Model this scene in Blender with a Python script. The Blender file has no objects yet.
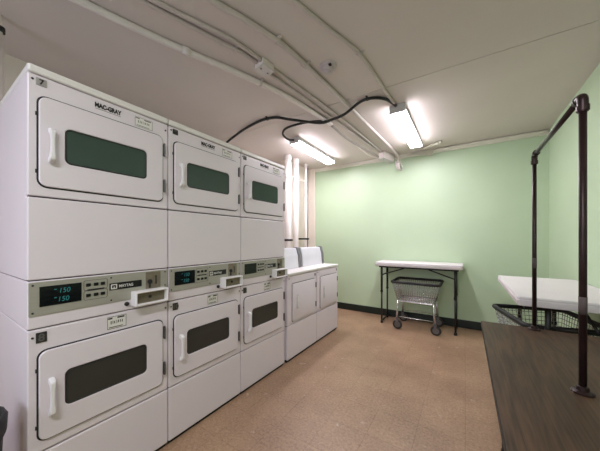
import bpy, bmesh, math, random
from mathutils import Vector, Matrix
random.seed(7)
SC = bpy.context.scene
COL = SC.collection
PI = math.pi

# ------------------------------------------------------------ materials
def lin(c):
    return tuple(((v/255)/12.92 if v/255 <= .04045 else ((v/255+.055)/1.055)**2.4) for v in c)

def mat(name, rgb, rough=.5, metal=0.0, var=.06, scale=6.0, bump=0.0, bscale=60.0, coat=0.0, stretch=None):
    m = bpy.data.materials.new(name); m.use_nodes = True
    nt = m.node_tree; N = nt.nodes; L = nt.links
    b = N['Principled BSDF']
    tc = N.new('ShaderNodeTexCoord')
    mp = N.new('ShaderNodeMapping')
    L.new(tc.outputs['Object'], mp.inputs['Vector'])
    if stretch: mp.inputs['Scale'].default_value = stretch
    nz = N.new('ShaderNodeTexNoise'); nz.inputs['Scale'].default_value = scale
    nz.inputs['Detail'].default_value = 4
    L.new(mp.outputs['Vector'], nz.inputs['Vector'])
    rp = N.new('ShaderNodeValToRGB')
    c = lin(rgb)
    rp.color_ramp.elements[0].position = .3; rp.color_ramp.elements[1].position = .7
    rp.color_ramp.elements[0].color = tuple(max(0, v*(1-var)) for v in c)+(1,)
    rp.color_ramp.elements[1].color = tuple(min(1, v*(1+var)) for v in c)+(1,)
    L.new(nz.outputs['Fac'], rp.inputs['Fac'])
    L.new(rp.outputs['Color'], b.inputs['Base Color'])
    b.inputs['Roughness'].default_value = rough
    b.inputs['Metallic'].default_value = metal
    if coat: b.inputs['Coat Weight'].default_value = coat
    if bump:
        n2 = N.new('ShaderNodeTexNoise'); n2.inputs['Scale'].default_value = bscale
        L.new(mp.outputs['Vector'], n2.inputs['Vector'])
        bp = N.new('ShaderNodeBump'); bp.inputs['Strength'].default_value = bump
        bp.inputs['Distance'].default_value = .004
        L.new(n2.outputs['Fac'], bp.inputs['Height'])
        L.new(bp.outputs['Normal'], b.inputs['Normal'])
    return m

def emit(name, rgb, strength):
    m = bpy.data.materials.new(name); m.use_nodes = True
    nt = m.node_tree; N = nt.nodes
    b = N['Principled BSDF']
    b.inputs['Base Color'].default_value = lin(rgb)+(1,)
    b.inputs['Emission Color'].default_value = lin(rgb)+(1,)
    b.inputs['Emission Strength'].default_value = strength
    return m

M = {}
M['enamel'] = mat('white_enamel', (228,219,226), .32, var=.015, scale=3)
M['top_white'] = mat('white_top', (232,228,226), .3, var=.01)
M['dark_gap'] = mat('gap_shade_and_catch', (38,36,38), .8)  # dark tone standing in for shade in gaps; also the door catches
M['fascia'] = mat('beige_metal_fascia', (176,173,163), .38, .3, var=.05, scale=8, stretch=(1,1,30))
M['black_plastic'] = mat('black_plastic', (20,20,20), .35)
M['soft_black'] = mat('soft_black', (30,30,30), .6)
M['rim_black'] = mat('black_rubber_rim', (14,14,14), .6)
M['display'] = mat('display_glass', (14,20,22), .12)
M['digits'] = emit('display_digits', (40,120,122), .06)
M['green_glass'] = mat('green_door_glass', (62,78,71), .1, var=.15, scale=2)
M['dark_glass'] = mat('dark_door_glass', (54,55,52), .12, var=.15, scale=2)
M['handle'] = mat('white_handle_plastic', (236,233,235), .35, var=.01)
M['hinge'] = mat('grey_hinge', (95,92,92), .4, .6)
M['plate_grey'] = mat('grey_plate', (165,160,158), .45, .3)
M['plate_black'] = mat('black_plate', (42,40,40), .45)
M['plate_digit'] = mat('worn_digit', (92,90,88), .5)
M['ink'] = mat('black_ink', (28,27,27), .6)
M['ink_faint'] = mat('faint_ink', (120,116,112), .6)
M['sticker'] = mat('sticker_paper', (228,225,221), .6)
M['slot_metal'] = mat('coin_slot_metal', (140,130,115), .4, .5, var=.15, scale=25)
M['tray_metal'] = mat('tray_bottom_metal', (128,118,100), .45, .4, var=.2, scale=18)
M['chrome'] = mat('chrome_wire', (196,196,196), .25, .85)
M['console_white'] = mat('console_white', (224,224,232), .4, var=.01)
M['cap_grey'] = mat('grey_end_cap', (120,118,122), .5)
M['table_plastic'] = mat('white_table_plastic', (226,220,222), .45, var=.02, bump=.1, bscale=200)
M['table_metal'] = mat('black_table_metal', (24,25,25), .4, .2)
M['iron_pipe'] = mat('dark_iron_pipe', (52,36,36), .38, .45, var=.3, scale=20)
M['residue'] = mat('paper_residue', (84,72,72), .7, var=.3, scale=40)
M['pipe_paint'] = mat('painted_pipe', (228,220,216), .5, var=.05, scale=10)
M['grey_pipe'] = mat('grey_painted_conduit', (200,190,186), .5, var=.06, scale=12)
M['cable_black'] = mat('black_cable', (24,23,23), .5)
M['cable_grey'] = mat('grey_flexible_conduit', (160,152,145), .5, var=.2, scale=60)
M['housing'] = mat('light_housing', (205,202,200), .4)
M['end_metal'] = mat('light_end_metal', (150,148,148), .35, .6)
M['lamp'] = emit('lamp_diffuser', (252,245,255), 18)
M['rubber'] = mat('grey_rubber', (38,36,36), .6)
M['wheel_grey'] = mat('wheel_hub', (105,103,102), .4, .4)
M['basebd'] = mat('black_green_base', (18,32,28), .35)
M['trim_white'] = mat('white_trim', (222,220,205), .5, var=.03)
M['cream_wall'] = mat('cream_wall', (226,216,204), .6, var=.04, scale=3, bump=.15)
M['wall_green'] = mat('mint_green_wall', (190,211,179), .42, var=.035, scale=1.6, bump=.2, bscale=30)
M['bag'] = mat('black_bin', (26,26,29), .45, bump=.3, bscale=15)
M['detector'] = mat('detector_plastic', (196,186,186), .5)
M['edge_black'] = mat('black_edge_band', (22,20,18), .5)
M['frame_paint'] = mat('added_window_paint', (214,210,204), .5)

def wood_mat():
    m = bpy.data.materials.new('dark_wood_laminate'); m.use_nodes = True
    nt = m.node_tree; N = nt.nodes; L = nt.links; b = N['Principled BSDF']
    tc = N.new('ShaderNodeTexCoord'); mp = N.new('ShaderNodeMapping')
    mp.inputs['Scale'].default_value = (7.0, .9, 7.0)
    L.new(tc.outputs['Object'], mp.inputs['Vector'])
    nz = N.new('ShaderNodeTexNoise'); nz.inputs['Scale'].default_value = 1.1; nz.inputs['Detail'].default_value = 3
    nz.inputs['Distortion'].default_value = .6
    L.new(mp.outputs['Vector'], nz.inputs['Vector'])
    mul = N.new('ShaderNodeMath'); mul.operation = 'MULTIPLY'; mul.inputs[1].default_value = 14
    L.new(nz.outputs['Fac'], mul.inputs[0])
    fr = N.new('ShaderNodeMath'); fr.operation = 'PINGPONG'; fr.inputs[1].default_value = 1
    L.new(mul.outputs[0], fr.inputs[0])
    mp2 = N.new('ShaderNodeMapping'); mp2.inputs['Scale'].default_value = (160, 5, 10)
    L.new(tc.outputs['Object'], mp2.inputs['Vector'])
    n2 = N.new('ShaderNodeTexNoise'); n2.inputs['Scale'].default_value = 1; n2.inputs['Detail'].default_value = 3
    L.new(mp2.outputs['Vector'], n2.inputs['Vector'])
    mx = N.new('ShaderNodeMath'); mx.operation = 'MULTIPLY_ADD'; mx.inputs[1].default_value = .35
    L.new(fr.outputs[0], mx.inputs[0]); L.new(n2.outputs['Fac'], mx.inputs[2])
    rp = N.new('ShaderNodeValToRGB')
    e = rp.color_ramp.elements
    e[0].position = .3; e[0].color = lin((46,32,23))+(1,)
    e[1].position = .95; e[1].color = lin((86,63,46))+(1,)
    L.new(mx.outputs[0], rp.inputs['Fac']); L.new(rp.outputs['Color'], b.inputs['Base Color'])
    b.inputs['Roughness'].default_value = .5
    b.inputs['Specular IOR Level'].default_value = .3
    return m
M['wood'] = wood_mat()

def floor_mat():
    m = bpy.data.materials.new('tan_speckled_vinyl_tile'); m.use_nodes = True
    nt = m.node_tree; N = nt.nodes; L = nt.links; b = N['Principled BSDF']
    tc = N.new('ShaderNodeTexCoord')
    def noise(scale, det=3, rough=.5):
        n = N.new('ShaderNodeTexNoise'); n.inputs['Scale'].default_value = scale
        n.inputs['Detail'].default_value = det; n.inputs['Roughness'].default_value = rough
        L.new(tc.outputs['Object'], n.inputs['Vector']); return n
    def ramp(src, p0, c0, p1, c1):
        r = N.new('ShaderNodeValToRGB'); e = r.color_ramp.elements
        e[0].position = p0; e[0].color = c0; e[1].position = p1; e[1].color = c1
        L.new(src, r.inputs['Fac']); return r
    def mix(mode, fac, a, bb):
        x = N.new('ShaderNodeMix'); x.data_type = 'RGBA'; x.blend_type = mode
        if isinstance(fac, (int, float)): x.inputs[0].default_value = fac
        else: L.new(fac, x.inputs[0])
        L.new(a, x.inputs[6]); L.new(bb, x.inputs[7]); return x.outputs[2]
    br = N.new('ShaderNodeTexBrick'); br.offset = 0
    br.inputs['Scale'].default_value = 1.0
    br.inputs['Brick Width'].default_value = .27; br.inputs['Row Height'].default_value = .27
    br.inputs['Mortar Size'].default_value = .0016
    br.inputs['Color1'].default_value = lin((172,143,117))+(1,)
    br.inputs['Color2'].default_value = lin((168,139,114))+(1,)
    br.inputs['Mortar'].default_value = lin((146,118,95))+(1,)
    L.new(tc.outputs['Object'], br.inputs['Vector'])
    sp = ramp(noise(58, 5, .8).outputs['Fac'], .36, (.60,.56,.53,1), .62, (1.18,1.16,1.14,1))
    c1 = mix('MULTIPLY', .8, br.outputs['Color'], sp.outputs['Color'])
    big = ramp(noise(1.7, 5, .6).outputs['Fac'], .36, (.70,.66,.66,1), .62, (1.05,1.04,1.03,1))
    c2 = mix('MULTIPLY', .8, c1, big.outputs['Color'])
    sc_n = noise(9, 6, .75)
    st = ramp(sc_n.outputs['Fac'], .62, (0,0,0,1), .72, (.8,.8,.8,1))
    lightc = N.new('ShaderNodeRGB'); lightc.outputs[0].default_value = lin((214,197,184))+(1,)
    c3 = mix('MIX', st.outputs['Color'], c2, lightc.outputs[0])
    L.new(c3, b.inputs['Base Color'])
    b.inputs['Roughness'].default_value = .42
    bp = N.new('ShaderNodeBump'); bp.inputs['Strength'].default_value = .06; bp.inputs['Distance'].default_value = .004
    L.new(noise(25).outputs['Fac'], bp.inputs['Height']); L.new(bp.outputs['Normal'], b.inputs['Normal'])
    return m
M['floor'] = floor_mat()

def ceil_mat():
    m = mat('painted_plaster_ceiling', (212,202,196), .7, var=.03, scale=1.2, bump=.25, bscale=9)
    return m
M['ceiling'] = ceil_mat()

# ------------------------------------------------------------ mesh helpers
OFF = Vector((0,0,0))
def obj(name, bm, m, parent=None, smooth=False, loc=None):
    bmesh.ops.recalc_face_normals(bm, faces=bm.faces[:])
    me = bpy.data.meshes.new(name)
    bm.to_mesh(me); bm.free()
    if smooth:
        for p in me.polygons: p.use_smooth = True
    if m is not None: me.materials.append(M[m] if isinstance(m, str) else m)
    o = bpy.data.objects.new(name, me); COL.objects.link(o)
    if parent is not None: o.parent = parent
    if loc is not None: o.location = loc
    return o

def finish_smooth(o, ang=40):
    me = o.data
    for p in me.polygons: p.use_smooth = True
    bm = bmesh.new(); bm.from_mesh(me)
    for e in bm.edges:
        if len(e.link_faces) == 2 and e.calc_face_angle(0) > math.radians(ang): e.smooth = False
    bm.to_mesh(me); bm.free()
    return o

def thing(name, label, cat, loc=(0,0,0), rz=0, group=None):
    o = bpy.data.objects.new(name, None); COL.objects.link(o)
    o.empty_display_size = .1
    o.location = loc; o.rotation_euler = (0,0,rz)
    o['label'] = label; o['category'] = cat
    if group: o['group'] = group
    return o
def tag(o, label, cat, group=None):
    o['label'] = label; o['category'] = cat
    if group: o['group'] = group
    return o
def struct(o):
    o['kind'] = 'structure'; return o

def box(bm, x0, x1, y0, y1, z0, z1, bev=0, seg=2):
    r = bmesh.ops.create_cube(bm, size=1)
    vs = r['verts']
    for v in vs:
        v.co = Vector(((x0+x1)/2+v.co.x*(x1-x0), (y0+y1)/2+v.co.y*(y1-y0), (z0+z1)/2+v.co.z*(z1-z0)))
    if bev:
        es = list({e for v in vs for e in v.link_edges})
        bmesh.ops.bevel(bm, geom=es, offset=bev, segments=seg, affect='EDGES', profile=.5)
    return bm

def B(*a, **k):
    return box(bmesh.new(), *a, **k)

def loft(bm, loops, cap0=True, cap1=True, closed=True):
    rings = [[bm.verts.new(p) for p in lp] for lp in loops]
    n = len(rings[0])
    for a, b in zip(rings, rings[1:]):
        for i in range(n if closed else n-1):
            j = (i+1) % n
            bm.faces.new((a[i], a[j], b[j], b[i]))
    if cap0: bm.faces.new(list(reversed(rings[0])))
    if cap1: bm.faces.new(rings[-1])
    return rings

def rr(y0, y1, z0, z1, r, x, n=5):
    """rounded rectangle loop in the plane x = const"""
    pts = []
    r = max(r, 1e-4)
    for cy, cz, a0 in ((y1-r, z1-r, 0), (y0+r, z1-r, PI/2), (y0+r, z0+r, PI), (y1-r, z0+r, 1.5*PI)):
        for k in range(n+1):
            a = a0+k/n*PI/2
            pts.append(Vector((x, cy+r*math.cos(a), cz+r*math.sin(a))))
    return pts

def plate(y0, y1, z0, z1, r, xb, xf, bev=.002, bm=None):
    bm = bm or bmesh.new()
    loft(bm, [rr(y0,y1,z0,z1,r,xb), rr(y0,y1,z0,z1,r,xf-bev), rr(y0+bev*.3,y1-bev*.3,z0+bev*.3,z1-bev*.3,r-bev*.3,xf-bev*.3),
              rr(y0+bev,y1-bev,z0+bev,z1-bev,max(r-bev,.0005),xf)])
    return bm

def ring(o, i, xb, xf, bev=.003, bm=None):
    """flat rounded frame: o and i are (y0,y1,z0,z1,r)"""
    bm = bm or bmesh.new()
    def gro(t, d): return (t[0]-d, t[1]+d, t[2]-d, t[3]+d, max(t[4]+d, .0005))
    loops = [rr(*o, xb), rr(*o, xf-bev), rr(*gro(o,-bev), xf), rr(*gro(i,bev), xf), rr(*i, xf-bev), rr(*i, xb)]
    rs = loft(bm, loops, False, False)
    a, b = rs[0], rs[-1]; n = len(a)
    for k in range(n):
        j = (k+1) % n
        bm.faces.new((a[k], b[k], b[j], a[j]))
    return bm

def catmull(pts, sub=6):
    pts = [Vector(p) for p in pts]; out = []
    for i in range(len(pts)-1):
        p0 = pts[max(i-1,0)]; p1 = pts[i]; p2 = pts[i+1]; p3 = pts[min(i+2,len(pts)-1)]
        for k in range(sub):
            t = k/sub
            out.append(.5*((2*p1)+(-p0+p2)*t+(2*p0-5*p1+4*p2-p3)*t*t+(-p0+3*p1-3*p2+p3)*t**3))
    out.append(pts[-1]); return out

def tube(bm, pts, r, seg=10, closed=False):
    pts = [Vector(p) for p in pts]; n = len(pts)
    rad = r if isinstance(r, (list, tuple)) else [r]*n
    loops = []; up = None
    for i, p in enumerate(pts):
        if closed: d = (pts[(i+1)%n]-pts[i-1]).normalized()
        else: d = (pts[min(i+1,n-1)]-pts[max(i-1,0)]).normalized()
        if up is None:
            up = Vector((0,0,1)) if abs(d.z) < .9 else Vector((1,0,0))
        up = (up-d*up.dot(d)).normalized(); s = d.cross(up)
        loops.append([p+(up*math.cos(2*PI*k/seg)+s*math.sin(2*PI*k/seg))*rad[i] for k in range(seg)])
    if closed: loops.append(loops[0])
    loft(bm, loops, not closed, not closed)
    if closed: bmesh.ops.remove_doubles(bm, verts=bm.verts[:], dist=1e-6)
    return bm

def T(pts, r, seg=10, **k): return tube(bmesh.new(), pts, r, seg, **k)

def lathe(bm, prof, c, axis='Z', seg=24):
    """prof: list of (radius, height) along axis"""
    loops = []
    for r, h in prof:
        lp = []
        for k in range(seg):
            a = 2*PI*k/seg; u = r*math.cos(a); v = r*math.sin(a)
            if axis == 'Z': q = (c[0]+u, c[1]+v, c[2]+h)
            elif axis == 'X': q = (c[0]+h, c[1]+u, c[2]+v)
            else: q = (c[0]+v, c[1]+h, c[2]+u)
            lp.append(Vector(q))
        loops.append(lp)
    loft(bm, loops)
    return bm

def text_bm(s, size, y, z, x, depth=.001, align='LEFT', bold=0.0, sx=1.0, shear=0.0):
    """letters standing on a face that looks towards +x (reading along +y)"""
    cu = bpy.data.curves.new('t', 'FONT'); cu.body = s; cu.size = size
    cu.extrude = depth; cu.align_x = align; cu.offset = bold; cu.shear = shear
    o = bpy.data.objects.new('t', cu); COL.objects.link(o)
    dg = bpy.context.evaluated_depsgraph_get()
    me = bpy.data.meshes.new_from_object(o.evaluated_get(dg))
    bm = bmesh.new(); bm.from_mesh(me)
    for v in bm.verts:
        c = v.co.copy(); v.co = Vector((x+c.z, y+c.x*sx, z+c.y))
    bpy.data.objects.remove(o); bpy.data.curves.remove(cu); bpy.data.meshes.remove(me)
    return bm

def shift(bm, d):
    bmesh.ops.translate(bm, verts=bm.verts[:], vec=Vector(d)); return bm

# ------------------------------------------------------------ room shell
H = 2.615; YB = 4.322; XR = .868; XL = -2.55; YR = -1.75; XLN = -2.82; YST = 3.52
struct(obj('floor', B(XLN-.1, XR+.1, YR-.1, YB+.1, -.1, 0), 'floor'))
# the ceiling is two plastered fields either side of a dark slab joint
bm = bmesh.new()
box(bm, XLN-.1, XR+.1, YR-.1, 2.331, H, H+.1)
box(bm, XLN-.1, XR+.1, 2.338, YB+.1, H, H+.1)
box(bm, XLN-.1, XR+.1, 2.2, 2.5, H+.1, H+.15)
struct(obj('ceiling', bm, 'ceiling'))
struct(obj('wall_back', B(XL-.5, XR+.1, YB, YB+.1, 0, H), 'wall_green'))
struct(obj('wall_right', B(XR, XR+.1, YR-.1, YB, 0, H), 'wall_green'))
struct(obj('wall_left', B(XL-.1, XL, YST, YB, 0, H), 'cream_wall'))
struct(obj('wall_left', B(XLN-.1, XLN, YR-.1, YST+.1, 0, H), 'cream_wall'))
struct(obj('wall_left', B(XLN, XL-.1, YST, YST+.1, 0, H), 'cream_wall'))
WX0, WX1, WZ0, WZ1 = -2.35, -.75, .95, 2.15
bm = bmesh.new()
box(bm, XLN, WX0, YR-.1, YR, 0, H); box(bm, WX1, XR, YR-.1, YR, 0, H)
box(bm, WX0, WX1, YR-.1, YR, 0, WZ0); box(bm, WX0, WX1, YR-.1, YR, WZ1, H)
struct(obj('wall_rear', bm, 'wall_green'))
bm = bmesh.new()
for a in (WX0, (WX0+WX1)/2-.025, WX1-.05): box(bm, a, a+.05, YR-.08, YR-.03, WZ0, WZ1)
for a in (WZ0, WZ1-.05): box(bm, WX0, WX1, YR-.08, YR-.03, a, a+.05)
wf = struct(obj('added_window', bm, 'frame_paint'))  # unseen window, added to let cool light onto the near dryers
gm = bpy.data.materials.new('added_window_glass'); gm.use_nodes = True
nt = gm.node_tree; nt.nodes.clear()
om = nt.nodes.new('ShaderNodeOutputMaterial'); tr = nt.nodes.new('ShaderNodeBsdfTransparent'); gl = nt.nodes.new('ShaderNodeBsdfGlossy')
fz = nt.nodes.new('ShaderNodeFresnel'); ms = nt.nodes.new('ShaderNodeMixShader'); gl.inputs['Roughness'].default_value = .02
nt.links.new(fz.outputs[0], ms.inputs[0]); nt.links.new(tr.outputs[0], ms.inputs[1]); nt.links.new(gl.outputs[0], ms.inputs[2]); nt.links.new(ms.outputs[0], om.inputs[0])
obj('window_pane', B(WX0+.02, WX1-.02, YR-.058, YR-.054, WZ0+.02, WZ1-.02), gm, wf)  # pane of the added rear window

struct(obj('baseboard_back', B(XL, XR, YB-.012, YB, 0, .115, bev=.004), 'basebd'))
struct(obj('baseboard_right', B(XR-.012, XR, YR, YB-.012, 0, .115, bev=.004), 'basebd'))
bm = bmesh.new(); box(bm, -2.425, XR, YB-.022, YB, H-.062, H, bev=.004)
struct(obj('trim_1', bm, 'trim_white'))
struct(obj('trim_2', B(XL, -2.425, YB-.05, YB, .115, H, bev=.006), 'cream_wall'))

# ------------------------------------------------------------ stacked dryers
AX = -1.52; W = .6; YS = .2724; DEP = .70
def loc_(bm): return shift(bm, (DEP/2, -W/2, 0))     # drawing coordinates (front x=0, left y=0) -> root at base centre

def build_door(root, z0, z1, wz0, wz1, hz0, hz1, glass, y0=.036, y1=.562, w0=.12, w1=.471):
    gap_shade = obj('door_gap_shade', loc_(plate(y0-.006, y1+.006, z0-.006, z1+.006, .034, -.003, .0022, .001)), 'dark_gap')  # dark sheet painting the shaded gap round the door
    d = obj('door', loc_(ring((y0,y1,z0,z1,.03), (w0,w1,wz0,wz1,.022), .0005, .0115, .003)), 'enamel', root)
    finish_smooth(d); gap_shade.parent = d
    g = obj('window_gasket', loc_(ring((w0,w1,wz0,wz1,.022), (w0+.007,w1-.007,wz0+.007,wz1-.007,.016), .003, .0108, .002)), 'soft_black', d)
    obj('window_pane', loc_(plate(w0+.003, w1-.003, wz0+.003, wz1-.003, .02, .002, .0085, .001)), glass, d)
    hy = .072
    bm = bmesh.new()                                                     # square D-shaped pull
    hw = .0095
    prof = [(.015, hz0), (.034, hz0+.004), (.047, hz0+.016), (.048, hz1-.016), (.036, hz1-.004), (.015, hz1)]
    inner = [(.015, hz0+.024), (.028, hz0+.027), (.033, hz0+.034), (.033, hz1-.034), (.028, hz1-.027), (.015, hz1-.024)]
    loops = []
    for (px, pz), (qx, qz) in zip(prof, inner):
        loops.append([Vector((px, hy-hw, pz)), Vector((px, hy+hw, pz)), Vector((qx, hy+hw, qz)), Vector((qx, hy-hw, qz))])
    g0, g1 = loops[2], loops[3]; gr = []
    for t in (.12, .24, .76, .88):
        k = .68 if .2 < t < .8 else .9
        lp = [a.lerp(b, t) for a, b in zip(g0, g1)]
        for v in lp: v.y = hy+(v.y-hy)*k
        gr.append(lp)
    loops = loops[:3]+gr+loops[3:]
    loft(bm, loops)
    bmesh.ops.bevel(bm, geom=[e for e in bm.edges], offset=.0025, segments=2, affect='EDGES')
    finish_smooth(obj('handle', loc_(bm), 'handle', d))
    for f in (.24, .80):
        zc = z0+(z1-z0)*f
        bm = B(.001, .017, y1+.002, y1+.012, zc-.034, zc+.034, bev=.003)
        lathe(bm, [(.005,-.038),(.006,-.036),(.006,.036),(.005,.038)], (.014, y1+.008, zc), 'Z', 10)
        obj('hinge', loc_(bm), 'hinge', d)
    for zc in (z0+.062, z1-.078):
        obj('catch', loc_(B(.001, .003, y0-.010, y0-.005, zc-.008, zc+.008)), 'dark_gap', d)
    return d

def number_plate(root, z0, z1, digit, dark):
    p = obj('number_plate', loc_(plate(.028, .062, z0, z1, .002, -.001, .0035, .001)), 'plate_black' if dark else 'plate_grey', root)
    sz = (z1-z0)*.95
    obj('number', loc_(text_bm(digit, sz, .045, z0+(z1-z0)*.18, .004, .0006, 'CENTER', bold=.0009)), 'plate_digit' if dark else 'ink', p)
    s = bmesh.new(); lathe(s, [(.0045,0),(.0045,.002),(.003,.0035)], (0, .018, (z0+z1)/2+.004), 'X', 12)
    obj('screw', loc_(s), 'soft_black', root)

def sticker(root, y0, y1, z0, z1, ink):
    p = obj('notice_sticker', loc_(plate(y0, y1, z0, z1, .002, -.0005, .0012, .0004)), 'sticker', root)
    bm = bmesh.new(); w = y1-y0; h = z1-z0; t = .0022
    f = lambda a, b, c, d: box(bm, .0012, .0017, y0+w*a, y0+w*b, z0+h*c, z0+h*d)
    f(0,1,0,.035); f(0,1,.965,1); f(0,.02,0,1); f(.98,1,0,1)            # printed border
    f(.04,.26,.80,.92); f(.52,.90,.80,.92)                              # small heading, too blurred to read
    x = .17                                                              # the larger blurred line, stroke by stroke
    rnd = random.Random(3)
    for wd in (.07,.05,.07,.03,.02,.08,.06,.07):
        f(x, x+wd*.62, .38+.05*rnd.random(), .62+.06*rnd.random()); x += wd+.03
    f(.08,.8,.10,.16)
    obj('print', loc_(bm), ink, p)

def stacked_dryer(idx, label):
    y = YS+idx*W
    root = thing('stacked_dryer', label, 'dryer', (AX-DEP/2, y+W/2, 0), 0, 'stacked dryers along the left side')
    g = .003; yl, yr = g, W-g
    obj('seam_shade_core', loc_(B(-DEP+.012, -.016, yl+.006, yr-.006, .0, 1.972)), 'dark_gap', root)  # dark inner core, gives panel seams and toe gap their shade
    lid = obj('top_cover', loc_(B(-DEP, .006, yl, yr, 1.958, 1.992, bev=.008, seg=3)), 'top_white', root)
    up = obj('upper_cabinet', loc_(B(-DEP, -.032, yl, yr, 1.084, 1.955, bev=.005)), 'enamel', root)
    obj('front_panel', loc_(plate(yl, yr, 1.442, 1.954, .006, -.034, 0, .005)), 'enamel', up)
    obj('access_panel', loc_(plate(yl, yr, 1.086, 1.436, .006, -.034, 0, .005)), 'enamel', up)
    ho = obj('control_housing', loc_(B(-DEP, 0, yl, yr, .880, 1.081, bev=.005)), 'enamel', root)
    lo = obj('lower_cabinet', loc_(B(-DEP, -.032, yl, yr, .022, .876, bev=.005)), 'enamel', root)
    obj('front_panel', loc_(plate(yl, yr, .352, .875, .006, -.034, 0, .005)), 'enamel', lo)
    obj('access_panel', loc_(plate(yl, yr, .024, .345, .006, -.034, 0, .005)), 'enamel', lo)
    # pressed ribs on the cabinet side
    build_door(root, 1.485, 1.868, 1.597, 1.757, 1.587, 1.738, 'green_glass')
    build_door(root, .399, .780, .510, .670, .497, .662, 'dark_glass')
    number_plate(root, 1.912, 1.943, ('7','9','11')[idx], idx > 0)
    number_plate(root, .818, .862, ('8','10','12')[idx], True)
    for zc in (1.915, .845):
        s = bmesh.new(); lathe(s, [(.005,0),(.005,.002),(.003,.0035)], (0, .583, zc), 'X', 12)
        obj('screw', loc_(s), 'soft_black', root)
    # badge
    b = obj('name_badge', loc_(text_bm('MAC-GRAY', .030, .232, 1.909, .0014, .0007, bold=.0014, sx=.74)), 'ink', root)
    obj('underline', loc_(B(.0003, .001, .234, .345, 1.9005, 1.9025)), 'ink_faint', b)
    sticker(root, .413, .506, 1.884, 1.936, 'ink_faint')
    sticker(root, .284, .370, .800, .862, 'ink')
    # control fascia
    fa = obj('control_panel', loc_(plate(.006, .592, .934, 1.077, .004, -.001, .004, .0015)), 'fascia', root)
    obj('display', loc_(plate(.038, .180, .970, 1.056, .001, .003, .006, .001)), 'display', fa)
    if idx < 2:
        bm = text_bm('150', .030, .098, 1.021, .0064, .0003, sx=.9, shear=.15)
        t = text_bm('150', .030, .094, .983, .0064, .0003, sx=.9, shear=.15)
        me = bpy.data.meshes.new('tmp'); t.to_mesh(me); t.free(); bm.from_mesh(me); bpy.data.meshes.remove(me)
        box(bm, .0062, .0067, .084, .093, 1.037, 1.040); box(bm, .0062, .0067, .084, .093, 1.000, 1.003)
        obj('display_digits', loc_(bm), 'digits', fa)
    bm = ring((.188,.284,1.014,1.062,.008), (.1895,.2825,1.0155,1.0605,.0075), .0038, .0048, .0003)
    ring((.188,.284,.968,1.012,.008), (.1895,.2825,.9695,1.0105,.0075), .0038, .0048, .0003, bm)
    obj('keypad_outline', loc_(bm), 'soft_black', fa)
    for zc in (1.040, .990):
        for yc in (.206, .236, .264):
            obj('button', loc_(plate(yc-.009, yc+.009, zc-.0075, zc+.0075, .002, .0035, .008, .0015)), 'black_plastic', fa)
    obj('keypad_bar', loc_(B(.0035, .0055, .202, .270, 1.0125, 1.0185)), 'ink', fa)
    ls = obj('logo_strip', loc_(plate(.292, .446, .998, 1.034, .001, .0035, .0055, .0006)), 'black_plastic', fa)
    bm = ring((.298,.326,1.003,1.028,.002), (.303,.321,1.008,1.023,.001), .005, .0064, .0004)
    tt = text_bm('MAYTAG', .021, .334, 1.008, .006, .0004, bold=.0003, sx=.8)
    me = bpy.data.meshes.new('tmp'); tt.to_mesh(me); tt.free(); bm.from_mesh(me); bpy.data.meshes.remove(me)
    box(bm, .0055, .0063, .310, .314, 1.008, 1.016)
    obj('logo', loc_(bm), 'sticker', fa)
    cs = obj('coin_slot', loc_(plate(.468, .550, .978, 1.072, .002, .003, .007, .001)), 'slot_metal', fa)
    bm = bmesh.new()
    lathe(bm, [(.013,0),(.013,.006),(.010,.009)], (.007, .488, 1.018), 'X', 16)
    box(bm, .006, .012, .483, .493, .982, 1.012, bev=.002)
    box(bm, .006, .0085, .520, .526, 1.0, 1.05)
    obj('coin_button', loc_(bm), 'soft_black', fa)
    for yc, zc in ((.018,1.064),(.018,.948),(.30,1.062),(.30,.948),(.578,1.064),(.578,.985)):
        bm = bmesh.new()
        lathe(bm, [(.004,0),(.004,.0015),(.0025,.003)], (.0035, yc, zc), 'X', 10)
        obj('fascia_screw', loc_(bm), 'soft_black', fa)
    # coin return / meter box: white open frame with a brown metal back
    o = (.392,.570,.899,.976,.004); i = (.402,.560,.908,.967,.003)
    ct = finish_smooth(obj('coin_box', loc_(ring(o, i, .0, .058, .004)), 'handle', root))
    obj('coin_box_plate', loc_(plate(.400, .562, .906, .969, .002, .012, .030, .001)), 'tray_metal', ct)
    bm = bmesh.new(); lathe(bm, [(.008,0),(.008,.004),(.005,.006)], (.030, .478, .938), 'X', 14)
    obj('coin_box_lock', loc_(bm), 'soft_black', ct)
    bm = bmesh.new(); lathe(bm, [(.011,0),(.011,.008),(.008,.012),(.003,.012)], (0, .372, .914), 'X', 16)
    obj('key_lock', loc_(bm), 'soft_black', root)
    return root

stacked_dryer(0, 'white stacked dryer nearest the camera, numbered 7 on a grey plate, green upper window')
stacked_dryer(1, 'white stacked dryer in the middle of the three, lit digits on its display')
stacked_dryer(2, 'white stacked dryer next to the two low machines, its display blank')

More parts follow.
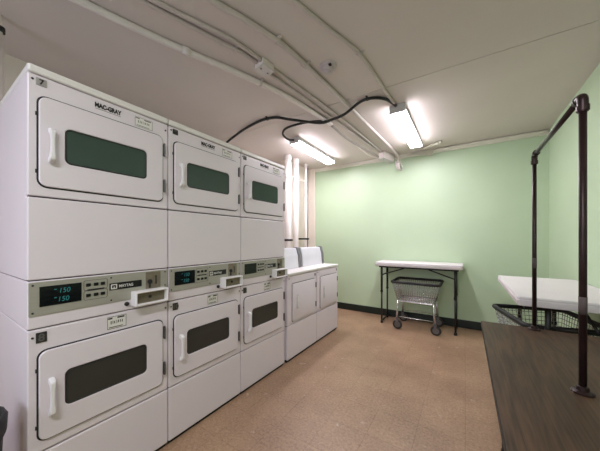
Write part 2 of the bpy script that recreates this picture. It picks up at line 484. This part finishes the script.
# ------------------------------------------------------------ low single machines
AX2 = -1.514; W2 = .6086; Y2 = 2.105; D2 = .66
def low_machine(idx, label):
    y = Y2+idx*W2
    root = thing('low_dryer', label, 'dryer', (AX2-D2/2, y+W2/2, 0), 0, 'low single machines past the stacks')
    def lc(bm): return shift(bm, (D2/2, -W2/2, 0))
    yl, yr = .004, W2-.004
    obj('seam_shade_core', lc(B(-D2+.02, -.016, yl+.006, yr-.006, 0, .89)), 'dark_gap', root)  # dark core behind the panels, paints the seams as shade
    ca = obj('cabinet', lc(B(-D2, -.032, yl, yr, .024, .882, bev=.005)), 'enamel', root)
    obj('front_panel', lc(plate(yl, yr, .372, .880, .008, -.034, 0, .005)), 'enamel', ca)
    obj('access_panel', lc(plate(yl, yr, .026, .366, .008, -.034, 0, .005)), 'enamel', ca)
    obj('top_cover', lc(B(-D2, .012, yl-.002, yr+.002, .884, .914, bev=.010, seg=3)), 'top_white', root)
    y0, y1, z0, z1 = .085, .560, .405, .795
    d = finish_smooth(obj('door', lc(plate(y0, y1, z0, z1, .012, .001, .014, .005)), 'enamel', root))
    obj('door_gap_shade', lc(plate(y0-.005, y1+.005, z0-.005, z1+.005, .015, -.003, .0022, .001)), 'dark_gap', d)  # dark sheet for the shade in the gap round this door
    obj('finger_recess', lc(plate(.150, .186, .520, .672, .004, .012, .0155, .001)), 'housing', d)
    bm = bmesh.new(); 
    box(bm, .0155, .030, .160, .176, .540, .652, bev=.004)
    obj('handle', lc(bm), 'handle', d)
    for f in (.22, .8):
        zc = z0+(z1-z0)*f
        obj('hinge', lc(B(.001, .018, y1+.004, y1+.018, zc-.03, zc+.03, bev=.003)), 'hinge', d)
    obj('control_strip', lc(plate(y0-.02, y1+.0, .808, .868, .004, .0, .003, .001)), 'enamel', root)
    obj('number_plate', lc(plate(.548, .580, .826, .856, .002, 0, .004, .001)), 'cap_grey', root)
    s = bmesh.new(); lathe(s, [(.006,0),(.006,.002),(.004,.004)], (0, .030, .855), 'X', 12)
    obj('screw', lc(s), 'soft_black', root)
    # rear console: leaning white face between two grey end caps
    def prism(ya, yb, grow=0):
        bm = bmesh.new(); q = grow
        P = [(-.206+q,.914),(-.218+q,1.06),(-.244+q,1.150+q),(-.275,1.156+q),(-.42,1.10),(-.44,.914)]
        loft(bm, [[Vector((a, ya, b)) for a, b in P], [Vector((a, yb, b)) for a, b in P]])
        bmesh.ops.bevel(bm, geom=bm.edges[:], offset=.004, segments=2, affect='EDGES')
        return lc(bm)
    co = obj('console', prism(.04, .530), 'console_white', root)
    obj('console_end_cap', prism(.012, .040, .004), 'console_white', co)
    obj('console_end_cap', prism(.530, .578, .010), 'cap_grey', co)
    return root
low_machine(0, 'low white single dryer right beside the third stacked dryer, white console on top')
low_machine(1, 'low white single dryer at the far end of the row, nearest the green wall')

# ------------------------------------------------------------ folding tables
def tube_leg(x, y, top, zmid=.47):
    bm = T([(x,y,top),(x,y,zmid)], .0165, 12)
    tube(bm, [(x,y,zmid+.01),(x,y,.018)], .0125, 12)
    lathe(bm, [(.0195,0),(.0195,.03)], (x,y,zmid-.005), 'Z', 12)
    return bm

def folding_table(label, loc, L, D, ztop, inset=.06, yin=.06, rz=0, rad=.035):
    """long side along local x, front at local -y"""
    root = thing('folding_table', label, 'table', loc, rz, 'white plastic folding tables')
    bm = bmesh.new()
    def rl(d, z, r=rad):
        return [Vector((p.y, p.z, z)) for p in rr(-L/2+d, L/2-d, -D/2+d, D/2-d, max(r-d,.004), 0)]
    loft(bm, [rl(.012, ztop-.060), rl(.004, ztop-.058), rl(0, ztop-.052), rl(0, ztop-.022), rl(.005, ztop-.019), rl(.005, ztop-.015), rl(0, ztop-.012), rl(.001, ztop-.005), rl(.006, ztop)])
    finish_smooth(obj('tabletop', bm, 'table_plastic', root))
    bm = bmesh.new()
    for s in (-1, 1):
        box(bm, -L/2+.05, L/2-.05, s*(D/2-.055)-.011, s*(D/2-.055)+.011, ztop-.084, ztop-.059)
    obj('under_rail', bm, 'table_metal', root)
    yf = D/2-yin
    for sx in (-1, 1):
        x = sx*(L/2-inset)
        for sy in (-1, 1):
            lg = obj('leg', tube_leg(x, sy*yf, ztop-.05), 'table_metal', root, True)
            bm = bmesh.new(); lathe(bm, [(.018,0),(.018,.03),(.013,.034)], (x, sy*yf, 0), 'Z', 12)
            obj('foot', bm, 'soft_black', lg)
        obj('foot_bar', T([(x,-yf,.03),(x,yf,.03)], .0115), 'table_metal', root, True)
        obj('cross_bar', T([(x,-yf,ztop-.2),(x,yf,ztop-.2)], .010), 'table_metal', root, True)
        yb = -yf+.02
        br = T([(x,yb,ztop-.195),(x-sx*.36,yb,ztop-.068)], .0085)
        obj('brace', br, 'table_metal', root, True)
    return root
folding_table('white folding table against the green back wall, a wire cart under it', (-.586, 4.09, 0), 1.13, .44, .922, .088, .055)
folding_table('white folding table behind the dark wooden table, beside the right wall', (.573, 2.775, 0), 1.19, .575, .885, .085, .165, PI/2, .018)

# wooden table at the right
WT = .73
root = thing('wooden_table', 'long dark wood-grain table at the lower right with an iron rail on it', 'table', (.475, 1.095, 0))
bm = B(-.388, .388, -.94, .94, WT-.028, WT, bev=.002)
obj('tabletop', bm, 'wood', root)
obj('edge_band', ring((-.94,.94,-.390,.390,.004), (-.938,.938,-.388,.388,.003), 0, .027, .001), 'edge_black', root)
eb = [o for o in root.children if o.name.startswith('edge_band')][0]
for v in eb.data.vertices: v.co = Vector((v.co.z, v.co.y, WT-.0285+v.co.x))
bm = bmesh.new()
for s in (-1, 1): box(bm, s*.30-.012, s*.30+.012, -.86, .86, WT-.075, WT-.029)
for s in (-1, 1): box(bm, -.30, .30, s*.86-.012, s*.86+.012, WT-.075, WT-.029)
obj('apron', bm, 'table_metal', root)
for sx in (-1, 1):
    for sy in (-1, 1):
        lg = obj('leg', T([(sx*.28, sy*.80, WT-.03),(sx*.28, sy*.80, .01)], .016, 12), 'table_metal', root, True)
        bm = bmesh.new(); lathe(bm, [(.021,0),(.021,.03)], (sx*.28, sy*.80, 0), 'Z', 12); obj('foot', bm, 'soft_black', lg)
for sy in (-1, 1):
    obj('cross_bar', T([(-.28, sy*.80, .2),(.28, sy*.80, .2)], .011), 'table_metal', root, True)

# iron pipe rail standing on it
RX = .340; RY0, RY1 = 1.268, 2.003; RT = 1.752
root = thing('garment_rail', 'dark iron pipe hanging rail standing on the wooden table', 'rail', (RX, (RY0+RY1)/2, WT))
def L_(p): return Vector((p[0]-RX, p[1]-(RY0+RY1)/2, p[2]-WT))
for k, yy in enumerate((RY0, RY1)):
    po = obj('post', T([L_((RX,yy,WT+.006)), L_((RX,yy,RT-.03))], .0105, 16), 'iron_pipe', root, True)
    bm = bmesh.new(); c = L_((RX,yy,WT))
    lathe(bm, [(.030,0),(.030,.005),(.024,.008),(.017,.010),(.0155,.022),(.0125,.024)], c, 'Z', 24)
    for a in range(4):
        t = PI/4+a*PI/2; lathe(bm, [(.0035,.004),(.0035,.008),(.002,.009)], (c.x+0.0245*math.cos(t), c.y+0.0245*math.sin(t), c.z), 'Z', 8)
    finish_smooth(obj('floor_flange', bm, 'iron_pipe', po))
    s = 1 if k == 0 else -1
    arc = [L_((RX,yy,RT-.055)), L_((RX,yy,RT-.035))]
    for t in range(7):
        a = t/6*PI/2; arc.append(L_((RX, yy+s*.02*(1-math.cos(a)), RT-.02+.02*math.sin(a))))
    arc += [L_((RX,yy+s*.05,RT))]
    bm = T(arc, .0145, 16)
    tube(bm, [L_((RX,yy,RT-.052)), L_((RX,yy,RT-.034))], .017, 16); tube(bm, [L_((RX,yy+s*.034,RT)), L_((RX,yy+s*.052,RT))], .017, 16)
    finish_smooth(obj('elbow', bm, 'iron_pipe', po))
    zz = 1.03 if k == 0 else 1.12
    obj('tape_residue', T([L_((RX,yy,zz-.03)), L_((RX,yy,zz+.03))], .0111, 16), 'residue', po, True)
obj('top_bar', T([L_((RX,RY0+.03,RT)), L_((RX,RY1-.03,RT))], .0105, 16), 'iron_pipe', root, True)

# ------------------------------------------------------------ wire laundry carts
def laundry_cart(label, loc, rz):
    root = thing('laundry_cart', label, 'cart', loc, rz, 'wire laundry carts under the tables')
    def loop(hx, hy, z, r, n=4):
        pts = []
        for cx, cy, a0 in ((hx-r,hy-r,0),(-hx+r,hy-r,PI/2),(-hx+r,-hy+r,PI),(hx-r,-hy+r,1.5*PI)):
            for k in range(n+1):
                a = a0+k/n*PI/2; pts.append(Vector((cx+r*math.cos(a), cy+r*math.sin(a), z)))
        return pts
    ZT, ZB = .655, .405
    TX, TY, BX, BY = .298, .240, .236, .195
    def half(z):
        t = (z-ZB)/(ZT-ZB); return BX+(TX-BX)*t, BY+(TY-BY)*t
    bm = bmesh.new()
    for z in (.405, .437, .469, .501, .533, .565, .597, .629):
        hx, hy = half(z); tube(bm, loop(hx, hy, z, .03), .0026 if z > .41 else .004, 5, closed=True)
    nx, ny = 18, 15
    for i in range(nx+1):
        t = -1+2*i/nx; a = t*.93
        for s in (-1, 1):
            tube(bm, [(a*TX, s*TY, ZT), (a*BX, s*BY, ZB)], .0024, 5)
        tube(bm, [(a*BX, -BY, ZB), (a*BX, BY, ZB)], .0024, 5)
    for i in range(ny+1):
        t = -1+2*i/ny; a = t*.93
        for s in (-1, 1):
            tube(bm, [(s*TX, a*TY, ZT), (s*BX, a*BY, ZB)], .0024, 5)
        tube(bm, [(-BX, a*BY, ZB), (BX, a*BY, ZB)], .0024, 5)
    obj('wire_basket', bm, 'chrome', root, True)
    obj('rim_bumper', T(loop(TX+.004, TY+.004, ZT+.006, .045, 6), .0185, 10, closed=True), 'rim_black', root, True)
    obj('base_frame', T(loop(BX, BY, ZB-.012, .03), .009, 8, closed=True), 'chrome', root, True)
    for sx in (-1, 1):
        for sy in (-1, 1):
            x0, y0, x1, y1 = sx*(BX-.012), sy*(BY-.005), sx*(BX+.004), sy*(BY+.010)
            lg = obj('leg', T([(x0,y0,ZB-.01),(x1,y1,.14)], .0135, 12), 'chrome', root, True)
            bm = bmesh.new()
            lathe(bm, [(.018,.128),(.018,.142)], (x1,y1,0), 'Z', 12)
            for q in (-1, 1): box(bm, x1-.012, x1+.020, y1+q*.019-.002, y1+q*.019+.002, .052, .130)
            box(bm, x1-.016, x1+.018, y1-.021, y1+.021, .124, .131)
            obj('caster_fork', bm, 'wheel_grey', lg)
            bm = bmesh.new()
            lathe(bm, [(.050,-.014),(.060,-.013),(.0635,-.006),(.0635,.006),(.060,.013),(.050,.014)], (x1+.012,y1,.0635), 'Y', 24)
            obj('wheel', bm, 'rubber', lg, True)
            bm = bmesh.new(); lathe(bm, [(.036,-.0155),(.040,-.0145),(.040,.0145),(.036,.0155)], (x1+.012,y1,.0635), 'Y', 20)
            obj('wheel_hub', bm, 'wheel_grey', lg)
    for sy in (-1, 1):
        obj('lower_rail', T([(-BX, sy*(BY+.009), .175),(BX, sy*(BY+.009), .175)], .007, 8), 'chrome', root, True)
    return root
laundry_cart('wire laundry cart with black rim under the table at the back wall', (-.575, 3.98, 0), 0)
laundry_cart('wire laundry cart with black rim behind the dark wooden table', (.520, 2.665, 0), PI/2+math.radians(14))

# ------------------------------------------------------------ ceiling lights
def ceiling_light(label, x, y0, y1):
    yc = (y0+y1)/2; hl = (y1-y0)/2; hw = .075
    root = thing('ceiling_light', label, 'light', (x, yc, H), 0, 'fluorescent ceiling lights')
    bm = bmesh.new()
    P = [(-hw+.003,-.056),(-hw+.010,-.001),(hw-.010,-.001),(hw-.003,-.056)]
    loft(bm, [[Vector((a,-hl+.004,b)) for a,b in P], [Vector((a,hl-.004,b)) for a,b in P]])
    obj('housing', bm, 'housing', root)
    bm = bmesh.new()
    Q = [(-hw+.003,-.057),(-hw+.003,-.070),(-hw+.012,-.080),(hw-.012,-.080),(hw-.003,-.070),(hw-.003,-.057)]
    loft(bm, [[Vector((a,-hl+.012,b)) for a,b in Q], [Vector((a,hl-.012,b)) for a,b in Q]])
    obj('diffuser', bm, 'lamp', root)
    for s in (-1, 1):
        ya = s*(hl-.006)
        obj('end_plate', B(-hw-.001, hw+.001, ya-.006, ya+.006, -.085, 0, bev=.002), 'housing', root)
    return root
ceiling_light('lit tube ceiling light near the left corner above the pipes', -1.905, 2.80, 3.90)
ceiling_light('lit tube ceiling light in the middle of the ceiling, black cable at its end', -.572, 2.68, 3.85)

# ------------------------------------------------------------ ceiling pipes, conduits, cables
def pipe(name, label, cat, pts, r, m, clips=(), smooth=True, group=None, sub=5, seg=12, clipm='grey_pipe', fit=()):
    p = catmull(pts, sub) if smooth else [Vector(q) for q in pts]
    c = Vector(p[len(p)//2])
    q = [v-c for v in p]
    if not clips and not fit:
        return tag(obj(name, T(q, r, seg), m, None, True, c), label, cat, group)
    root = thing(name, label, cat, c, 0, group)
    obj('tube', T(q, r, seg), m, root, True)
    for f in clips:
        k = int(f*(len(q)-2)); a = q[k]; d = (q[k+1]-q[k]).normalized(); s = Vector((-d.y, d.x, 0)).normalized()
        up = Vector((0,0,1)); lp = []
        bm = bmesh.new()
        for e in (-1, 1):
            lp.append([a+d*.009*e+s*(r+.004)*math.cos(t*PI/8)-up*(r+.004)*math.sin(t*PI/8) for t in range(9)] + [a+d*.009*e-s*(r+.024)+up*r*.75, a+d*.009*e-s*(r+.024)+up*(r-.0005), a+d*.009*e+s*(r+.024)+up*(r-.0005), a+d*.009*e+s*(r+.024)+up*r*.75])
        loft(bm, lp)
        obj('clip', bm, clipm, root)
    for f in fit:
        k = int(f*(len(q)-2)); a = q[k]; d = (q[k+1]-q[k]).normalized()
        obj('coupling', T([a-d*.025, a+d*.025], r*1.22, seg), m, root, True)
    return root

zc = lambda r: H-r-.0005
P1 = [(-1.99,-.55),(-1.90,.1),(-1.817,.513),(-1.727,.87),(-1.642,1.141),(-1.526,1.47),(-1.39,1.977),(-1.302,2.69)]
pipe('ceiling_pipe', 'white pipe running along the ceiling above the stacked dryers, leftmost of the ceiling pipes', 'pipe', [(x,y,zc(.022)) for x,y in P1], .022, 'pipe_paint', clips=(.8,), fit=(.57,))
CA = [(-1.64,-.1),(-1.56,.4),(-1.475,.748),(-1.338,1.129),(-1.300,1.30),(-1.285,1.45)]
CB = [(-1.70,-.1),(-1.61,.4),(-1.525,.73),(-1.397,1.162),(-1.350,1.316),(-1.328,1.45)]
pipe('ceiling_conduit', 'right one of two thin conduits entering the small ceiling box from the near side', 'pipe', [(x,y,zc(.014)) for x,y in CA], .014, 'grey_pipe')
pipe('ceiling_conduit', 'left one of two thin conduits entering the small ceiling box from the near side', 'pipe', [(x,y,zc(.014)) for x,y in CB], .014, 'grey_pipe', clips=(.75,))
CC = [(-1.275,1.565),(-1.163,2.586),(-1.075,3.965)]
CD = [(-1.335,1.565),(-1.235,2.586),(-1.105,3.975)]
pipe('ceiling_conduit', 'right one of two straight conduits between the two ceiling boxes', 'pipe', [(x,y,zc(.013)) for x,y in CC], .013, 'grey_pipe', clips=(.5,), smooth=True)
pipe('ceiling_conduit', 'left one of two straight conduits between the two ceiling boxes', 'pipe', [(x,y,zc(.013)) for x,y in CD], .013, 'grey_pipe', clips=(.6,))
P3 = [(-1.40,-.2),(-1.29,.45),(-1.191,.922),(-1.136,1.094),(-1.077,1.304),(-1.044,1.485),(-1.005,2.024),(-.972,2.6),(-.905,3.95)]
p3 = [(x,y,zc(.02)) for x,y in P3]+[(-.895,4.16,H-.035),(-.892,4.24,H-.07),(-.892,4.255,H-.15)]
root = pipe('ceiling_pipe', 'pale ceiling pipe between smoke detector and boxes, bent down into elbows at the back wall', 'pipe', p3, .018, 'grey_pipe', clips=(.42,.5))
def fit_(name, bm, m):
    obj(name, shift(bm, Vector((-.885, 4.27, 2.44))-root.location), m, root, True)
fit_('elbow', T([(-.045,0,.07),(-.04,0,.0),(-.02,0,-.045),(.01,0,-.05)], .012), 'pipe_paint')
fit_('coupling', T([(-.007,-.012,.03),(-.007,-.012,-.06)], .023, 12), 'pipe_paint')
fit_('elbow', T([(.013,.015,.02),(.04,.01,-.02),(.045,.01,-.075)], .011), 'grey_pipe')
fit_('elbow', T([(-.02,-.012,-.055),(.03,-.012,-.085)], .013), 'grey_pipe')
P4 = [(-1.08,.1),(-.95,.62),(-.813,1.175),(-.729,1.482),(-.652,1.74),(-.634,1.884),(-.616,2.22),(-.590,2.672)]
pipe('ceiling_conduit', 'thin conduit running to the near end of the middle ceiling light', 'pipe', [(x,y,zc(.012)) for x,y in P4], .012, 'grey_pipe', clips=(.66,))
# boxes
def jbox(label, x, y, lx, ly, lz, rz):
    root = thing('junction_box', label, 'electrical box', (x, y, H), rz, 'electrical boxes on the ceiling')
    obj('body', B(-lx/2, lx/2, -ly/2, ly/2, -lz, 0, bev=.004), 'pipe_paint', root)
    obj('cover', B(-lx/2-.004, lx/2+.004, -ly/2-.004, ly/2+.004, -lz-.006, -lz, bev=.002), 'housing', root)
    for e in (-.3, .3):
        bm = bmesh.new(); lathe(bm, [(.005,-.003),(.005,0)], (0, e*ly, -lz-.006), 'Z', 8); obj('screw', bm, 'soft_black', root)
jbox('small square electrical box on the ceiling near the smoke detector', -1.302, 1.508, .095, .115, .05, -.1)
jbox('long white electrical box on the ceiling close to the back wall', -1.042, 4.125, .09, .30, .110, -.28)
# flexible cables
ca = [(-2.805,2.31,1.2),(-2.805,2.30,2.15),(-2.80,2.29,2.34),(-2.71,2.27,2.45),(-2.55,2.25,2.515),(-2.46,2.27,2.565),(-2.3,2.24,2.585),(-2.12,2.20,2.59),(-1.922,2.186,zc(.014)),(-1.75,2.22,zc(.014)),(-1.589,2.28,2.56),(-1.351,2.49,2.545),(-1.2,2.49,2.545),(-1.039,2.461,2.55),(-.86,2.41,zc(.017)),(-.742,2.405,zc(.017)),(-.64,2.50,zc(.014)),(-.585,2.672,2.60)]
pipe('power_cable', 'black cable crossing the ceiling from the stacked dryers to the middle light', 'cable', ca, .014, 'cable_black', clips=(.50,.87), seg=10, clipm='cable_black')
cb = [(-1.905,2.792,2.572),(-1.92,2.70,2.55),(-1.90,2.55,2.56),(-1.80,2.475,2.585),(-1.59,2.46,2.585),(-1.42,2.50,2.583),(-1.28,2.545,2.565)]
pipe('power_cable', 'black cable looping from the left ceiling light to the ceiling pipes', 'cable', cb, .013, 'cable_black', seg=10)
fa = [(-1.300,2.68,2.58),(-1.289,2.989,2.565),(-1.267,3.236,2.56),(-1.20,3.60,2.55),(-1.125,3.955,2.53)]
pipe('flexible_conduit', 'dark flexible conduit drooping into the long ceiling box', 'cable', fa, .016, 'cable_grey', seg=10)
fb = [(-1.30,3.25,2.598),(-1.30,3.60,2.596),(-1.29,3.95,2.594),(-1.22,4.09,2.575),(-1.118,4.12,2.55)]
pipe('flexible_conduit', 'thin pale wire curving round to the side of the long ceiling box', 'cable', fb, .008, 'pipe_paint', seg=8)
# wall conduit with the fittings under the ceiling
wy = YB-.022-.0125
wc = [(-.872,wy,2.455),(-.868,wy,2.53),(-.82,wy,2.555),(-.70,wy,2.568),(-.58,wy,2.555),(-.47,wy,2.535),(-.415,wy,2.535),(-.392,wy,2.575),(-.33,wy,2.592),(-.10,wy,2.592),(.40,wy,2.592),(XR-.004,wy,2.592)]
pipe('wall_conduit', 'pale conduit running under the ceiling along the green back wall', 'pipe', wc, .012, 'trim_white', clips=(), fit=(.5,.80))
pipe('pipe_stub', 'short pale pipe stub on the ceiling past the end of the middle light', 'pipe', [(-.51,4.13,zc(.018)),(-.40,4.06,zc(.018)),(-.275,3.99,zc(.018))], .018, 'trim_white', fit=(.95,))

# vertical pipes at the left wall
def riser(label, x, y, r, m, clamp=None, z1=H):
    root = thing('riser_pipe', label, 'pipe', (x, y, 0), 0, 'vertical pipes in the left corner')
    obj('tube', T([(0,0,0),(0,0,z1)], r, 20), m, root, True)
    bm = bmesh.new(); lathe(bm, [(r*1.12,0),(r*1.12,.06)], (0,0,z1-.075), 'Z', 20); obj('coupling', bm, m, root)
    if clamp:
        bm = bmesh.new(); lathe(bm, [(r+.006,0),(r+.006,.03)], (0,0,clamp), 'Z', 20)
        box(bm, XL-x, -r, -.012, .012, clamp+.002, clamp+.028); box(bm, r*.6, r+.03, -.02, .02, clamp, clamp+.03)
        obj('clamp', bm, 'soft_black', root)
riser('thick white vertical pipe right behind the last stacked dryer', -2.40, 3.355, .054, 'pipe_paint', 1.235)
riser('thick white vertical pipe second from the stacked dryers in the left corner', -2.40, 3.575, .050, 'pipe_paint')
riser('slim white vertical pipe nearest the green wall corner', -2.40, 3.905, .026, 'pipe_paint', 1.255)
riser('thin dark vertical pipe in the left corner by the green wall', -2.44, 4.03, .012, 'hinge')
tag(obj('pipe_strap', T([(0,-.52,0),(0,0,.0),(0,.16,.0)], .006, 8), 'grey_pipe', None, True, (-2.34, 3.69, 2.27)), 'thin grey strap across the white vertical pipes near the ceiling', 'strap')
root = thing('riser_pipe', 'grey vertical pipe at the far left edge behind the nearest dryer', 'pipe', (-2.37, .311, 0), 0, 'vertical pipes in the left corner')
root['group'] = 'vertical pipe behind the dryers'
obj('tube', T([(0,0,0),(0,0,2.5)], .022, 16), 'pipe_paint', root, True)
obj('upper_tube', T([(0,0,2.5),(0,0,H)], .015, 16), 'pipe_paint', root, True)
bm = bmesh.new(); lathe(bm, [(.026,0),(.026,.03)], (0,0,2.515), 'Z', 16); obj('collar', bm, 'soft_black', root)

# smoke detector
root = thing('smoke_detector', 'round white smoke detector on the ceiling between two pipes', 'detector', (-.905, 1.80, H))
bm = bmesh.new(); lathe(bm, [(.066,0),(.066,-.012),(.060,-.018)], (0,0,0), 'Z', 28); finish_smooth(obj('base', bm, 'detector', root))
bm = bmesh.new(); lathe(bm, [(.046,-.018),(.046,-.036),(.040,-.044)], (0,0,0), 'Z', 28); finish_smooth(obj('sensor_head', bm, 'detector', root))
bm = bmesh.new(); lathe(bm, [(.026,-.044),(.024,-.054),(.012,-.058)], (0,0,0), 'Z', 20); finish_smooth(obj('sensor_cap', bm, 'detector', root))
obj('indicator', B(.03,.048,-.048,-.03,-.03,-.018), 'soft_black', root)
# black bin beside the first dryer
root = thing('trash_bin', 'black bin at the lower left edge beside the nearest dryer', 'bin', (-1.545, .078, 0))
bm = bmesh.new(); lathe(bm, [(.105,0),(.112,.01),(.138,.55),(.142,.555),(.142,.57),(.13,.57),(.125,.54),(.10,.03)], (0,0,0), 'Z', 28)
finish_smooth(obj('bin_body', bm, 'bag', root))
bm = bmesh.new(); lathe(bm, [(.143,.50),(.1455,.52),(.146,.575),(.138,.582),(.128,.57),(.126,.49)], (0,0,0), 'Z', 28)
for v in bm.verts: v.co += Vector((random.uniform(-.002,.002), random.uniform(-.0015,.0015), random.uniform(-.006,.006)))
finish_smooth(obj('bin_liner', bm, 'bag', root), 80)

# ------------------------------------------------------------ lights and camera
def area(name, loc, rot, sx, sy, power, col):
    l = bpy.data.lights.new(name, 'AREA'); l.shape = 'RECTANGLE'; l.size = sx; l.size_y = sy
    l.energy = power; l.color = col
    o = bpy.data.objects.new(name, l); COL.objects.link(o); o.location = loc; o.rotation_euler = rot
    return o
area('added_window_light', ((WX0+WX1)/2, YR-.16, (WZ0+WZ1)/2), (PI/2, 0, 0), 1.6, 1.2, 10, (.80,.78,1.0))  # added cool light shining in through the unseen rear window

area('added_fill_near', (-.15, -.75, H-.03), (0, 0, 0), 0.15, 1.1, 15.5, (.96,.94,1.0))  # unseen fill light, added to brighten the near machine fronts
w = bpy.data.worlds.new('world'); SC.world = w; w.use_nodes = True
w.node_tree.nodes['Background'].inputs['Color'].default_value = (.45,.55,.8,1)
w.node_tree.nodes['Background'].inputs['Strength'].default_value = .5

F, V0, TH, CH = 255.7, 239.6, .5738, 1.257
cam = bpy.data.cameras.new('camera'); co = bpy.data.objects.new('camera', cam); COL.objects.link(co)
cam.sensor_width = 36; cam.lens = F/600*36; cam.shift_y = (V0-225.5)/600; cam.clip_start = .02
co.location = (0,0,CH); co.rotation_euler = (PI/2, 0, TH)
SC.camera = co
SC.view_settings.view_transform = 'Standard'; SC.view_settings.look = 'None'
SC.view_settings.exposure = 1.45; SC.view_settings.gamma = 1; SC.view_settings.use_curve_mapping = False
